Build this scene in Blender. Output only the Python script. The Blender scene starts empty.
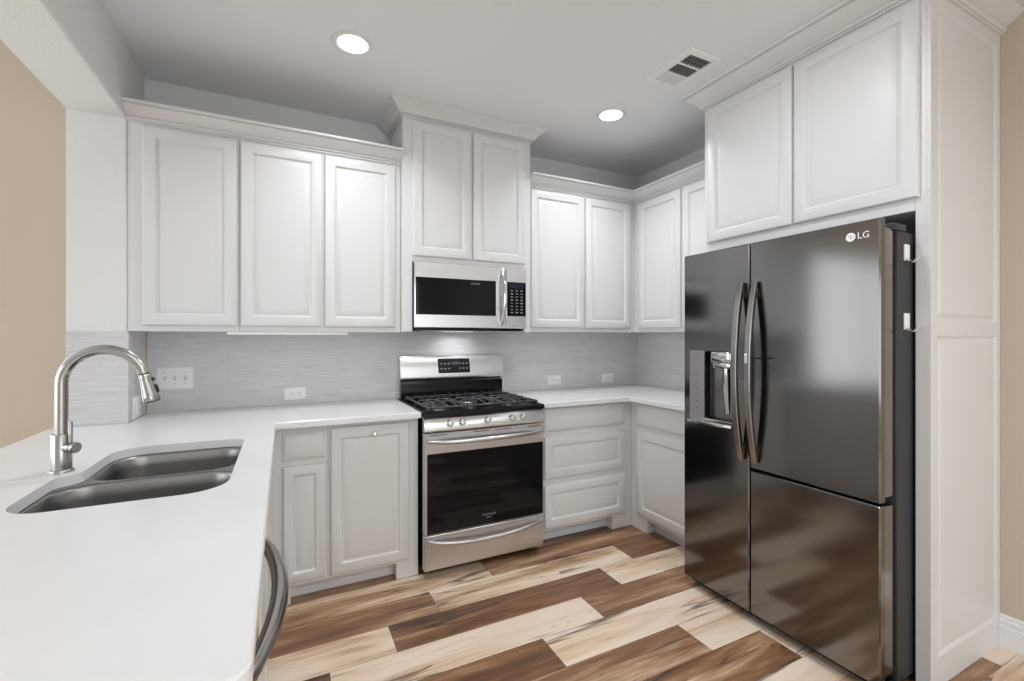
import bpy, bmesh, math, random
from mathutils import Vector, Matrix
sc = bpy.context.scene
COL = sc.collection
PI = math.pi

# ------------------------------------------------------------------ camera, world, light, exposure
cam = bpy.data.cameras.new('camera')
cam.sensor_fit = 'HORIZONTAL'; cam.sensor_width = 36.0
cam.lens = 459.68 / 1024 * 36
cam.shift_y = -3.54 / 1024
cam.clip_start = 0.02
camo = bpy.data.objects.new('camera', cam); COL.objects.link(camo)
camo.location = (-2.7654, -3.1004, 1.3243)
camo.rotation_euler = (PI / 2, 0, -math.radians(26.4114))
sc.camera = camo

W = bpy.data.worlds.new('daylight'); sc.world = W; W.use_nodes = True
W.node_tree.nodes['Background'].inputs[0].default_value = (0.93, 0.96, 1.0, 1)
W.node_tree.nodes['Background'].inputs[1].default_value = 1.5

def area(name, loc, rot, sx, sy, power, color=(1, 1, 1)):
    l = bpy.data.lights.new(name, 'AREA'); l.shape = 'RECTANGLE'; l.size = sx; l.size_y = sy
    l.energy = power; l.color = color
    o = bpy.data.objects.new(name, l); COL.objects.link(o); o.location = loc; o.rotation_euler = rot
    return o
# added fill lamps outside invented, unseen windows of the breakfast end (y = -6.5) and of the living room (x = -8)
area('added_window_fill', (-1.75, -6.62, 1.45), (PI / 2 + 0.35, 0, 0), 2.8, 2.2, 20, (0.88, 0.94, 1.0))
area('added_window_fill', (-8.12, -2.6, 1.55), (0, -PI / 2, 0), 2.4, 4.6, 64, (0.88, 0.94, 1.0))
area('added_window_fill', (-5.35, 0.2, 1.3), (-PI / 2, 0, 0), 2.5, 2.0, 15, (0.92, 0.96, 1.0))  # added behind the invented living-room window, glows in the refrigerator door

sc.view_settings.view_transform = 'Standard'
sc.view_settings.look = 'None'
sc.view_settings.gamma = 1.0
sc.view_settings.use_curve_mapping = False
sc.view_settings.exposure = 0.13
LAMP_W = 5.2
HC = 2.715

# ------------------------------------------------------------------ materials
def mat(name, col, rough=0.5, metal=0.0, spec=0.5, aniso=0.0):
    m = bpy.data.materials.new(name); m.use_nodes = True
    b = m.node_tree.nodes['Principled BSDF']
    b.inputs['Base Color'].default_value = (*col, 1)
    b.inputs['Roughness'].default_value = rough
    b.inputs['Metallic'].default_value = metal
    b.inputs['Specular IOR Level'].default_value = spec
    b.inputs['Anisotropic'].default_value = aniso
    return m
def N(m, t, **kw):
    n = m.node_tree.nodes.new(t)
    for k, v in kw.items(): setattr(n, k, v)
    return n
def L(m, a, b): m.node_tree.links.new(a, b)
def bsdf(m): return m.node_tree.nodes['Principled BSDF']
def coords(m, scale):
    tc = N(m, 'ShaderNodeTexCoord'); mp = N(m, 'ShaderNodeMapping'); mp.inputs['Scale'].default_value = scale
    L(m, tc.outputs['Object'], mp.inputs[0]); return mp.outputs[0]
def bump_noise(m, scale, strength, dist=0.002, detail=3, stretch=(1, 1, 1)):
    n = N(m, 'ShaderNodeTexNoise'); n.inputs['Scale'].default_value = scale; n.inputs['Detail'].default_value = detail
    L(m, coords(m, stretch), n.inputs['Vector'])
    b = N(m, 'ShaderNodeBump'); b.inputs['Strength'].default_value = strength; b.inputs['Distance'].default_value = dist
    L(m, n.outputs['Fac'], b.inputs['Height']); L(m, b.outputs[0], bsdf(m).inputs['Normal'])
    return n
def tint_noise(m, c1, c2, scale, stretch=(1, 1, 1), detail=4, lo=0.35, hi=0.65):
    n = N(m, 'ShaderNodeTexNoise'); n.inputs['Scale'].default_value = scale; n.inputs['Detail'].default_value = detail
    L(m, coords(m, stretch), n.inputs['Vector'])
    r = N(m, 'ShaderNodeValToRGB'); r.color_ramp.elements[0].position = lo; r.color_ramp.elements[1].position = hi
    r.color_ramp.elements[0].color = (*c1, 1); r.color_ramp.elements[1].color = (*c2, 1)
    L(m, n.outputs['Fac'], r.inputs[0]); L(m, r.outputs[0], bsdf(m).inputs['Base Color'])
    return r

M = {}
M['cab'] = mat('white_cabinet_paint', (0.74, 0.74, 0.735), 0.38); bump_noise(M['cab'], 60, 0.03, 0.001)
M['wall'] = mat('pale_grey_wall_paint', (0.80, 0.80, 0.79), 0.85); bump_noise(M['wall'], 90, 0.7, 0.003, 2)
M['ceil'] = mat('white_ceiling_paint', (0.875, 0.89, 0.905), 0.9); bump_noise(M['ceil'], 120, 0.12, 0.001, 2)
M['tan'] = mat('tan_wall_paint', (0.58, 0.505, 0.40), 0.85); bump_noise(M['tan'], 90, 0.35, 0.002, 2)
M['trim'] = mat('white_trim_paint', (0.82, 0.82, 0.815), 0.35); bump_noise(M['trim'], 40, 0.02, 0.001)
M['quartz'] = mat('white_quartz', (0.84, 0.84, 0.84), 0.22)
tint_noise(M['quartz'], (0.82, 0.82, 0.825), (0.86, 0.86, 0.86), 3.0, detail=6)
M['steel'] = mat('brushed_stainless_steel', (0.68, 0.68, 0.685), 0.25, 1.0, aniso=0.85)
n = bump_noise(M['steel'], 30, 0.05, 0.001, 3, (1, 1, 60))
tg = N(M['steel'], 'ShaderNodeTangent', direction_type='RADIAL', axis='Z'); L(M['steel'], tg.outputs[0], bsdf(M['steel']).inputs['Tangent'])
M['steelfront'] = mat('fine_brushed_stainless_steel', (0.69, 0.695, 0.71), 0.40, 1.0, aniso=0.9); bump_noise(M['steelfront'], 30, 0.05, 0.001, 3, (1, 1, 60))
tg = N(M['steelfront'], 'ShaderNodeTangent', direction_type='RADIAL', axis='Z'); L(M['steelfront'], tg.outputs[0], bsdf(M['steelfront']).inputs['Tangent'])
M['sinksteel'] = mat('satin_sink_steel', (0.32, 0.31, 0.30), 0.34, 1.0); bump_noise(M['sinksteel'], 40, 0.05, 0.001, 3, (40, 1, 1))
M['nickel'] = mat('brushed_nickel', (0.44, 0.43, 0.41), 0.22, 1.0); bump_noise(M['nickel'], 60, 0.03, 0.001, 2, (1, 1, 20))
M['satin'] = mat('satin_steel_handle', (0.56, 0.555, 0.55), 0.3, 1.0); bump_noise(M['satin'], 30, 0.03, 0.001, 2, (1, 30, 30))
M['chrome'] = mat('polished_chrome', (0.75, 0.75, 0.75), 0.08, 1.0); bump_noise(M['chrome'], 10, 0.01, 0.001)
M['blacksteel'] = mat('black_stainless_steel', (0.215, 0.21, 0.206), 0.13, 1.0); bump_noise(M['blacksteel'], 2.2, 0.045, 0.02, 1)
M['handlesteel'] = mat('dark_handle_steel', (0.33, 0.315, 0.30), 0.2, 1.0); bump_noise(M['handlesteel'], 30, 0.03, 0.001, 2, (1, 1, 20))
M['greybody'] = mat('dark_grey_appliance_side', (0.035, 0.035, 0.037), 0.42); bump_noise(M['greybody'], 200, 0.1, 0.0006)
M['black'] = mat('black_enamel', (0.005, 0.005, 0.006), 0.18, spec=0.25); bump_noise(M['black'], 20, 0.01, 0.001)
M['glass'] = mat('black_oven_glass', (0.006, 0.006, 0.007), 0.04, spec=0.2); bump_noise(M['glass'], 3, 0.01, 0.001)
M['iron'] = mat('cast_iron', (0.045, 0.045, 0.052), 0.3); bump_noise(M['iron'], 150, 0.3, 0.001)
M['rubber'] = mat('black_rubber', (0.01, 0.01, 0.01), 0.6); bump_noise(M['rubber'], 80, 0.1, 0.001)
M['display'] = mat('navy_display_glass', (0.006, 0.007, 0.016), 0.08); bump_noise(M['display'], 3, 0.01, 0.001)
M['print'] = mat('pale_printed_marks', (0.27, 0.28, 0.30), 0.5); bump_noise(M['print'], 30, 0.01, 0.001)
M['plastic'] = mat('white_plastic', (0.90, 0.90, 0.895), 0.35); bump_noise(M['plastic'], 30, 0.01, 0.001)
M['slot'] = mat('dark_slot', (0.05, 0.05, 0.05), 0.6); bump_noise(M['slot'], 30, 0.01, 0.001)
M['ventdark'] = mat('dark_duct', (0.015, 0.015, 0.015), 0.8); bump_noise(M['ventdark'], 30, 0.01, 0.001)
M['edge'] = mat('tan_corner_caulk', (0.45, 0.38, 0.28), 0.6); bump_noise(M['edge'], 60, 0.1, 0.001)
M['knob'] = mat('satin_knob', (0.70, 0.69, 0.67), 0.3, 0.75); bump_noise(M['knob'], 60, 0.02, 0.001)

def emis(name, col, s):
    m = mat(name, (0.8, 0.8, 0.8)); b = bsdf(m)
    b.inputs['Emission Color'].default_value = (*col, 1); b.inputs['Emission Strength'].default_value = s
    return m
M['lens'] = emis('lit_lamp_lens', (1.0, 0.98, 0.95), 6.0)
M['hoodlens'] = emis('lit_cooktop_lens', (0.95, 0.97, 1.0), 1.2)
M['led'] = emis('lit_display_digits', (0.7, 0.8, 1.0), 0.9)

# backsplash: pale grey linear tile with a fine horizontal weave
def splash_mat(name, axes):
    m = mat(name, (0.5, 0.5, 0.5), 0.42)
    tc = N(m, 'ShaderNodeTexCoord'); sep = N(m, 'ShaderNodeSeparateXYZ'); L(m, tc.outputs['Object'], sep.inputs[0])
    cmb = N(m, 'ShaderNodeCombineXYZ')
    L(m, sep.outputs[axes], cmb.inputs[0]); L(m, sep.outputs['Z'], cmb.inputs[1])
    mp = N(m, 'ShaderNodeMapping'); mp.inputs['Scale'].default_value = (7, 130, 1); L(m, cmb.outputs[0], mp.inputs[0])
    n = N(m, 'ShaderNodeTexNoise'); n.inputs['Scale'].default_value = 1.0; n.inputs['Detail'].default_value = 4
    n.inputs['Distortion'].default_value = 0.6; L(m, mp.outputs[0], n.inputs['Vector'])
    r = N(m, 'ShaderNodeValToRGB'); r.color_ramp.elements[0].position = 0.3; r.color_ramp.elements[1].position = 0.72
    r.color_ramp.elements[0].color = (0.61, 0.605, 0.61, 1); r.color_ramp.elements[1].color = (0.76, 0.755, 0.755, 1)
    L(m, n.outputs['Fac'], r.inputs[0])
    bk = N(m, 'ShaderNodeTexBrick'); bk.offset = 0.5
    bk.inputs['Scale'].default_value = 1.0; bk.inputs['Brick Width'].default_value = 0.61; bk.inputs['Row Height'].default_value = 0.152
    bk.inputs['Mortar Size'].default_value = 0.0012; bk.inputs['Mortar Smooth'].default_value = 0.3
    bk.inputs['Color1'].default_value = (1, 1, 1, 1); bk.inputs['Color2'].default_value = (0.95, 0.95, 0.95, 1)
    bk.inputs['Mortar'].default_value = (0.86, 0.86, 0.86, 1)
    L(m, cmb.outputs[0], bk.inputs['Vector'])
    mx = N(m, 'ShaderNodeMix', data_type='RGBA', blend_type='MULTIPLY'); mx.inputs[0].default_value = 1.0
    L(m, r.outputs[0], mx.inputs[6]); L(m, bk.outputs['Color'], mx.inputs[7]); L(m, mx.outputs[2], bsdf(m).inputs['Base Color'])
    b = N(m, 'ShaderNodeBump'); b.inputs['Strength'].default_value = 0.35; b.inputs['Distance'].default_value = 0.002
    L(m, n.outputs['Fac'], b.inputs['Height']); L(m, b.outputs[0], bsdf(m).inputs['Normal'])
    return m
M['splashx'] = splash_mat('grey_linear_tile', 'X')
M['splashy'] = splash_mat('grey_linear_tile_side', 'Y')

# floor: vinyl planks, each plank's tone and random offset stored in a colour attribute
def floor_mat():
    m = mat('mixed_tone_wood_planks', (0.5, 0.4, 0.3), 0.36)
    at = N(m, 'ShaderNodeAttribute'); at.attribute_name = 'plank'
    sp = N(m, 'ShaderNodeSeparateColor'); L(m, at.outputs['Color'], sp.inputs[0])
    tc = N(m, 'ShaderNodeTexCoord')
    off = N(m, 'ShaderNodeVectorMath', operation='SCALE'); off.inputs[3].default_value = 37.0; L(m, at.outputs['Color'], off.inputs[0])
    def noise(scale, det, stretch, dist=0.0, rough=0.55):
        mp = N(m, 'ShaderNodeMapping'); mp.inputs['Scale'].default_value = stretch
        add = N(m, 'ShaderNodeVectorMath', operation='ADD')
        L(m, tc.outputs['Object'], mp.inputs[0]); L(m, mp.outputs[0], add.inputs[0]); L(m, off.outputs[0], add.inputs[1])
        n = N(m, 'ShaderNodeTexNoise'); n.inputs['Scale'].default_value = scale; n.inputs['Detail'].default_value = det
        n.inputs['Distortion'].default_value = dist; n.inputs['Roughness'].default_value = rough
        L(m, add.outputs[0], n.inputs['Vector']); return n.outputs['Fac']
    def math_(op, a, b=None, c=None, clamp=False):
        n = N(m, 'ShaderNodeMath', operation=op); n.use_clamp = clamp
        for i, v in enumerate((a, b, c)):
            if v is None: continue
            if isinstance(v, (int, float)): n.inputs[i].default_value = v
            else: L(m, v, n.inputs[i])
        return n.outputs[0]
    broad = noise(1.0, 3, (0.9, 7, 1), 0.7)          # bands of heartwood and sapwood along a plank
    grain = noise(1.0, 5, (5, 90, 1), 0.3)
    blotch = noise(1.0, 4, (3.0, 26, 1), 0.5)
    # tone = plank tone + banding
    t = math_('ADD', sp.outputs[0], math_('MULTIPLY', math_('SUBTRACT', broad, 0.5), 1.45))
    t = math_('ADD', t, math_('MULTIPLY', math_('SUBTRACT', grain, 0.5), 0.45))
    t = math_('ADD', t, math_('MULTIPLY', math_('SUBTRACT', blotch, 0.5), 0.45), clamp=True)
    r = N(m, 'ShaderNodeValToRGB'); cr = r.color_ramp
    stops = [(0.0, (0.85, 0.71, 0.58)), (0.22, (0.75, 0.57, 0.41)), (0.42, (0.45, 0.29, 0.175)),
             (0.60, (0.27, 0.14, 0.072)), (0.80, (0.17, 0.085, 0.043)), (1.0, (0.07, 0.035, 0.022))]
    cr.elements[0].position = 0; cr.elements[0].color = (*stops[0][1], 1)
    cr.elements[1].position = 1; cr.elements[1].color = (*stops[-1][1], 1)
    for p, c in stops[1:-1]:
        e = cr.elements.new(p); e.color = (*c, 1)
    L(m, t, r.inputs[0])
    # dark mineral streaks and cracks
    ck = noise(1.0, 3, (0.9, 12, 1), 0.5, 0.5)
    d = math_('ABSOLUTE', math_('SUBTRACT', ck, 0.5))
    gate = noise(1.0, 2, (1.3, 5.0, 1.7), 0.0)
    line = math_('SUBTRACT', 1.0, math_('DIVIDE', d, math_('ADD', math_('MULTIPLY', math_('SUBTRACT', gate, 0.47, clamp=True), 0.26), 0.0004)), clamp=True)
    k = N(m, 'ShaderNodeTexVoronoi'); kmp = N(m, 'ShaderNodeMapping'); kmp.inputs['Scale'].default_value = (2.2, 5.2, 1)
    ka = N(m, 'ShaderNodeVectorMath', operation='ADD'); L(m, tc.outputs['Object'], kmp.inputs[0]); L(m, kmp.outputs[0], ka.inputs[0]); L(m, off.outputs[0], ka.inputs[1])
    k.inputs['Scale'].default_value = 1.0; L(m, ka.outputs[0], k.inputs['Vector'])
    knot = math_('SUBTRACT', 1.0, math_('DIVIDE', k.outputs['Distance'], 0.05), clamp=True)
    dark = math_('MAXIMUM', math_('MULTIPLY', line, 0.85), math_('MULTIPLY', knot, 0.8), clamp=True)
    mx = N(m, 'ShaderNodeMix', data_type='RGBA'); L(m, dark, mx.inputs[0]); L(m, r.outputs[0], mx.inputs[6])
    mx.inputs[7].default_value = (0.055, 0.032, 0.024, 1)
    L(m, mx.outputs[2], bsdf(m).inputs['Base Color'])
    b = N(m, 'ShaderNodeBump'); b.inputs['Strength'].default_value = 0.15; b.inputs['Distance'].default_value = 0.002
    L(m, grain, b.inputs['Height']); L(m, b.outputs[0], bsdf(m).inputs['Normal'])
    return m
M['floor'] = floor_mat()

# ------------------------------------------------------------------ mesh helpers
IDENT = Matrix.Identity(4)
RW = Matrix(((0, 1, 0, 0), (-1, 0, 0, 0), (0, 0, 1, 0), (0, 0, 0, 1)))     # a front facing -x: local (right, depth, up)
PW = Matrix(((0, -1, 0, 0), (1, 0, 0, 0), (0, 0, 1, 0), (0, 0, 0, 1)))     # a front facing +x
class MB:
    def __init__(s, T=IDENT): s.bm = bmesh.new(); s.T = T
    def v(s, p): return s.bm.verts.new(s.T @ Vector(p))
    def face(s, vs):
        try: return s.bm.faces.new(vs)
        except ValueError: return None
    def box(s, x0, x1, y0, y1, z0, z1, bev=0.0, seg=1):
        t = bmesh.new()
        vs = [t.verts.new((x, y, z)) for x in (x0, x1) for y in (y0, y1) for z in (z0, z1)]
        for q in ((0, 1, 3, 2), (4, 6, 7, 5), (0, 4, 5, 1), (2, 3, 7, 6), (0, 2, 6, 4), (1, 5, 7, 3)):
            t.faces.new([vs[i] for i in q])
        if bev > 0:
            bmesh.ops.bevel(t, geom=list(t.edges), offset=bev, segments=seg, affect='EDGES', profile=0.5)
        s.merge(t); return s
    def merge(s, t, extra=IDENT):
        mp = {}
        for a in t.verts: mp[a] = s.bm.verts.new(s.T @ extra @ a.co)
        for f in t.faces: s.face([mp[a] for a in f.verts])
        t.free()
    def rings(s, loops, cap0=True, cap1=True, closed=True):
        R = [[s.v(p) for p in lp] for lp in loops]
        n = len(R[0])
        for a, b in zip(R, R[1:]):
            for i in range(n if closed else n - 1):
                j = (i + 1) % n
                s.face([a[i], a[j], b[j], b[i]])
        if cap0: s.face(R[0])
        if cap1: s.face(R[-1])
        return s
    def rect_rings(s, x0, x1, z0, z1, yb, prof):
        # nested rectangles (inset, height towards the viewer at -y)
        lp = []
        for ins, d in prof:
            y = yb - d
            lp.append([(x0 + ins, y, z0 + ins), (x1 - ins, y, z0 + ins), (x1 - ins, y, z1 - ins), (x0 + ins, y, z1 - ins)])
        return s.rings(lp)
    def tube(s, pts, r, seg=12, flat=1.0, up=None):
        pts = [Vector(p) for p in pts]; n = len(pts)
        rs = r if isinstance(r, (list, tuple)) else [r] * n
        tang = [(pts[min(i + 1, n - 1)] - pts[max(i - 1, 0)]).normalized() for i in range(n)]
        if up is None:
            up = Vector((0, 0, 1)) if abs(tang[0].z) < 0.9 else Vector((0, 1, 0))
        up = Vector(up); nrm = (up - up.dot(tang[0]) * tang[0]).normalized()
        lp = []
        for i in range(n):
            nrm = (nrm - nrm.dot(tang[i]) * tang[i]).normalized(); bi = tang[i].cross(nrm)
            lp.append([tuple(pts[i] + rs[i] * (math.cos(a) * nrm * flat + math.sin(a) * bi)) for a in (2 * PI * k / seg for k in range(seg))])
        return s.rings(lp)
    def lathe(s, prof, origin, axis=(0, 0, 1), seg=24):
        ax = Vector(axis).normalized(); u = ax.orthogonal().normalized(); w = ax.cross(u); o = Vector(origin)
        lp = [[tuple(o + ax * h + r * (math.cos(a) * u + math.sin(a) * w)) for a in (2 * PI * k / seg for k in range(seg))] for r, h in prof]
        return s.rings(lp)
    def plate(s, outer, holes, d0, d1, mp, ch=0.0):
        # plate with holes; mp(a, b, d) -> xyz; d1 is the seen side, its outer edge chamfered
        bm = s.bm
        def loop(pts, d): return [s.v(mp(a, b, d)) for a, b in pts]
        def quads(A, B):
            for i in range(len(A)):
                j = (i + 1) % len(A); s.face([A[i], A[j], B[j], B[i]])
        sg = 1 if d1 > d0 else -1
        lo0 = loop(outer, d0)
        if ch > 0:
            lo1 = loop(outer, d1 - sg * ch); lo2 = loop(offset_poly(outer, ch), d1)
            quads(lo0, lo1); quads(lo1, lo2)
        else:
            lo2 = loop(outer, d1); quads(lo0, lo2)
        ht, hb = [], []
        for h in holes:
            a, b = loop(h, d1), loop(h, d0); quads(a, b); ht.append(a); hb.append(b)
        for loops in ((lo2, ht), (lo0, hb)):
            es = []
            for lp in [loops[0]] + loops[1]:
                for i in range(len(lp)):
                    e = bm.edges.get((lp[i], lp[(i + 1) % len(lp)])) or bm.edges.new((lp[i], lp[(i + 1) % len(lp)]))
                    es.append(e)
            bmesh.ops.triangle_fill(bm, use_beauty=True, use_dissolve=False, edges=es)
        return s
    def sweep(s, path, prof, z0, i0=0, i1=None):
        # crown profile (out, up) along a plan polyline, mitred; the outward side is to the right of travel
        n = len(path); P = [Vector(p) for p in path]; i1 = n - 1 if i1 is None else i1
        nr = []
        for i in range(n - 1):
            d = (P[i + 1] - P[i]).normalized(); nr.append(Vector((d.y, -d.x)))
        lp = []
        for i in range(i0, i1 + 1):
            if i == 0: mv = nr[0]
            elif i == n - 1: mv = nr[-1]
            else:
                mv = (nr[i - 1] + nr[i]); mv = mv / (1 + nr[i - 1].dot(nr[i]))
            lp.append([(P[i].x + mv.x * o, P[i].y + mv.y * o, z0 + u) for o, u in prof])
        return s.rings(lp)

def offset_poly(pts, d):
    n = len(pts); area_ = sum(pts[i][0] * pts[(i + 1) % n][1] - pts[(i + 1) % n][0] * pts[i][1] for i in range(n))
    sgn = 1 if area_ > 0 else -1
    out = []
    for i in range(n):
        p, q, r = Vector(pts[i - 1]), Vector(pts[i]), Vector(pts[(i + 1) % n])
        a, b = (q - p).normalized(), (r - q).normalized()
        na, nb = Vector((-a.y, a.x)) * sgn, Vector((-b.y, b.x)) * sgn
        k = (na + nb) / max(0.3, 1 + na.dot(nb))
        out.append((q.x + k.x * d, q.y + k.y * d))
    return out
def roundpoly(pts, rad, seg=6):
    n = len(pts); out = []
    for i in range(n):
        r = rad[i] if isinstance(rad, (list, tuple)) else rad
        p, q, w = Vector(pts[i - 1]), Vector(pts[i]), Vector(pts[(i + 1) % n])
        if r <= 0: out.append((q.x, q.y)); continue
        a, b = (p - q).normalized(), (w - q).normalized()
        ang = a.angle(b); t = r / math.tan(ang / 2)
        c = q + (a + b).normalized() * (r / math.sin(ang / 2))
        s, e = q + a * t - c, q + b * t - c
        a0 = math.atan2(s.y, s.x); a1 = math.atan2(e.y, e.x)
        while a1 - a0 > PI: a1 -= 2 * PI
        while a1 - a0 < -PI: a1 += 2 * PI
        for k in range(seg + 1):
            th = a0 + (a1 - a0) * k / seg; out.append((c.x + r * math.cos(th), c.y + r * math.sin(th)))
    return out
def rrect(x0, x1, y0, y1, r, seg=6): return roundpoly([(x0, y0), (x1, y0), (x1, y1), (x0, y1)], r, seg)

def rootloc(p):
    l = Vector((0, 0, 0))
    while p is not None: l += p.location; p = p.parent
    return l
def obj(name, mb, m, parent=None, label=None, smooth=True, angle=35, loc=None):
    bm = mb.bm
    bmesh.ops.remove_doubles(bm, verts=list(bm.verts), dist=1e-6)
    bmesh.ops.recalc_face_normals(bm, faces=list(bm.faces))
    me = bpy.data.meshes.new(name)
    o = bpy.data.objects.new(name, me); COL.objects.link(o)
    off = rootloc(parent) if parent is not None else Vector(loc or (0, 0, 0))
    bmesh.ops.translate(bm, verts=list(bm.verts), vec=-off)
    bm.to_mesh(me); bm.free()
    if parent is not None: o.parent = parent
    else: o.location = off
    me.materials.append(M[m] if isinstance(m, str) else m)
    if smooth:
        me.shade_smooth(); me.set_sharp_from_angle(angle=math.radians(angle))
    if label: o['label'] = label
    return o
def tag(o, label, cat, group=None):
    o['label'] = label; o['category'] = cat
    if group: o['group'] = group
    return o
def thing(name, label, cat, loc, group=None):
    o = bpy.data.objects.new(name, None); COL.objects.link(o); o.location = loc; o.empty_display_size = 0.1
    return tag(o, label, cat, group)
def struct(name, mb, m, label=None, **kw):
    o = obj(name, mb, m, **kw); o['kind'] = 'structure'
    if label: o['label'] = label
    return o
def dup(root, delta, label, group=None):
    r = root.copy(); COL.objects.link(r); r.location = root.location + Vector(delta); r['label'] = label
    if group: r['group'] = group
    for ch in list(root.children):
        c = ch.copy(); COL.objects.link(c); c.parent = r
        for g in list(ch.children):
            d = g.copy(); COL.objects.link(d); d.parent = c
    return r
def text_into(mb, s, size, mp, depth=0.0006, align='CENTER'):
    # solid letters; mp(a, b, d) -> xyz, a along the line, b up, d towards the reader
    cu = bpy.data.curves.new('lettering', 'FONT'); cu.body = s; cu.size = size; cu.align_x = align; cu.align_y = 'CENTER'
    cu.extrude = depth; cu.resolution_u = 3
    o = bpy.data.objects.new('lettering', cu); COL.objects.link(o)
    bpy.context.view_layer.update()
    me = bpy.data.meshes.new_from_object(o.evaluated_get(bpy.context.evaluated_depsgraph_get()))
    t = bmesh.new(); t.from_mesh(me)
    for v in t.verts: v.co = Vector(mp(v.co.x, v.co.y, v.co.z))
    mb.merge(t)
    bpy.data.objects.remove(o); bpy.data.curves.remove(cu); bpy.data.meshes.remove(me)

# ------------------------------------------------------------------ the setting
XL = -3.437            # kitchen face of the left wall
XO = -3.655            # living-room face of the left wall
YC = -0.318            # near face of the wall stub at the pass-through
def build_floor():
    Wd, LEN = 0.1938, 1.218
    y_ref = -0.964
    known = {   # row k covers y_ref - k*W .. +W ; list of (x_start, tone)
        -2: [(-8.2, .2), (-2.95, .5), (-1.73, .72), (-0.52, .35)],
        -1: [(-8.2, .3), (-3.35, .28), (-1.727, .60), (-0.51, .42)],
        0: [(-8.2, .4), (-3.31, .62), (-2.09, .16), (-0.895, .70)],
        1: [(-8.2, .3), (-3.55, .10), (-2.337, .70), (-1.146, .12), (0.07, .5)],
        2: [(-8.2, .3), (-3.82, .78), (-2.603, .10), (-1.41, .66), (-0.19, .4)],
        3: [(-8.2, .5), (-2.94, .66), (-1.748, .04), (-0.53, .3)],
        4: [(-8.2, .4), (-3.6, .12), (-2.36, .62), (-1.143, .03), (0.07, .4)],
        5: [(-8.2, .5), (-3.28, .16), (-2.06, .60), (-0.845, .05)],
        6: [(-8.2, .3), (-3.0, .64), (-1.78, .10), (-0.56, .55)],
    }
    rnd = random.Random(11)
    bm = bmesh.new(); lay = bm.loops.layers.float_color.new('plank')
    k0, k1 = -6, 31
    for k in range(k0, k1):
        ya = y_ref - k * Wd; yb = min(ya + Wd, 0.1)
        if ya >= 0.1: continue
        segs = []
        row = known.get(k)
        if row:
            for i, (xs, tn) in enumerate(row):
                xe = row[i + 1][0] if i + 1 < len(row) else 0.0
                if xs < -8.1:   # fill the unseen left end with ordinary planks
                    x = xe
                    while x > -8.1: segs.append((max(x - LEN, -8.1), x, rnd.choice((.08, .15, .3, .6, .7)))); x -= LEN
                else:
                    if xe > xs: segs.append((xs, min(xe, 0.0) if i + 1 < len(row) else 0.0, tn))
        else:
            x = -8.1 - rnd.random() * LEN
            while x < 0:
                segs.append((max(x, -8.1), min(x + LEN, 0.0), rnd.choice((.05, .1, .15, .3, .6, .68, .75)))); x += LEN
        for xa, xb, tn in segs:
            if xb - xa < 1e-3: continue
            c = (tn, rnd.random(), rnd.random(), 1)
            g = 0.0007
            vs = [bm.verts.new(p) for p in ((xa + g, ya + g, 0), (xb - g, ya + g, 0), (xb - g, yb - g, 0), (xa + g, yb - g, 0))]
            f = bm.faces.new(vs)
            for lp in f.loops: lp[lay] = c
    # the subfloor showing as dark hairline joints
    vs = [bm.verts.new(p) for p in ((-8.1, -6.6, -0.0015), (0.05, -6.6, -0.0015), (0.05, 0.1, -0.0015), (-8.1, 0.1, -0.0015))]
    f = bm.faces.new(vs)
    for lp in f.loops: lp[lay] = (0.9, 0.5, 0.5, 1)
    me = bpy.data.meshes.new('floor'); bm.to_mesh(me); bm.free(); me.materials.append(M['floor'])
    o = bpy.data.objects.new('floor', me); COL.objects.link(o); o['kind'] = 'structure'
    o['label'] = 'mixed light and dark wood plank floor'
build_floor()

struct('ceiling', MB().box(XO, 0.1, -6.6, 0.1, HC, HC + 0.1), 'ceil', 'flat white kitchen ceiling')
struct('ceiling_living', MB().box(-8.2, XO - 0.001, -6.6, 0.1, 3.5, 3.6), 'ceil', 'higher white ceiling of the next room')
struct('wall_back', MB().box(XO + 0.002, 0.0, 0.0, 0.1, 0, HC), 'wall', 'pale wall behind the range')
b = MB(); b.box(-4.13, XO, 0.0, 0.1, 0, 3.5); b.box(-8.2, -6.6, 0.0, 0.1, 0, 3.5); b.box(-6.6, -4.13, 0.0, 0.1, 0, 0.3); b.box(-6.6, -4.13, 0.0, 0.1, 2.3, 3.5)
struct('wall_back_living', b, 'tan', 'tan wall of the next room seen over the peninsula')
struct('wall_right', MB().box(0.0, 0.1, -2.25, 0.1, 0, HC), 'wall', 'pale wall behind the refrigerator run')
struct('wall_right_front', MB().box(0.0, 0.1, -6.6, -2.2505, 0, HC), 'tan', 'tan wall beside the tall white refrigerator panel')
wl = MB().plate([(-0.0005, 0), (-0.0005, 3.5), (-6.5, 3.5), (-6.5, 2.368), (YC, 2.368), (YC, 0)], [], XO, XL, lambda a, c, d: (d, a, c), 0.006)
struct('wall_left', wl, 'wall', 'textured white wall stub and header round the pass-through')
struct('wall_half', MB().box(XO, XL - 0.003, -2.43, YC - 0.001, 0, 0.882), 'wall', 'low wall under the peninsula worktop')
def wall_with_window(name, axis, pos, a0, a1, w0, w1, z0, z1, ztop, m):  # unseen walls; the window openings are invented to let light in
    b = MB()
    def bx(p, q, r, t):
        if axis == 'y': b.box(p, q, pos - 0.1, pos, r, t)
        else: b.box(pos - 0.1, pos, p, q, r, t)
    bx(a0, w0, 0, ztop); bx(w1, a1, 0, ztop); bx(w0, w1, 0, z0); bx(w0, w1, z1, ztop)
    return struct(name, b, m)
wall_with_window('wall_front', 'y', -6.5, -8.2, 0.1, -3.15, -0.35, 0.35, 2.45, 3.5, 'wall')
wall_with_window('wall_far_left', 'x', -8.1, -6.6, 0.1, -4.9, -0.3, 0.35, 2.75, 3.5, 'wall')
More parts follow.
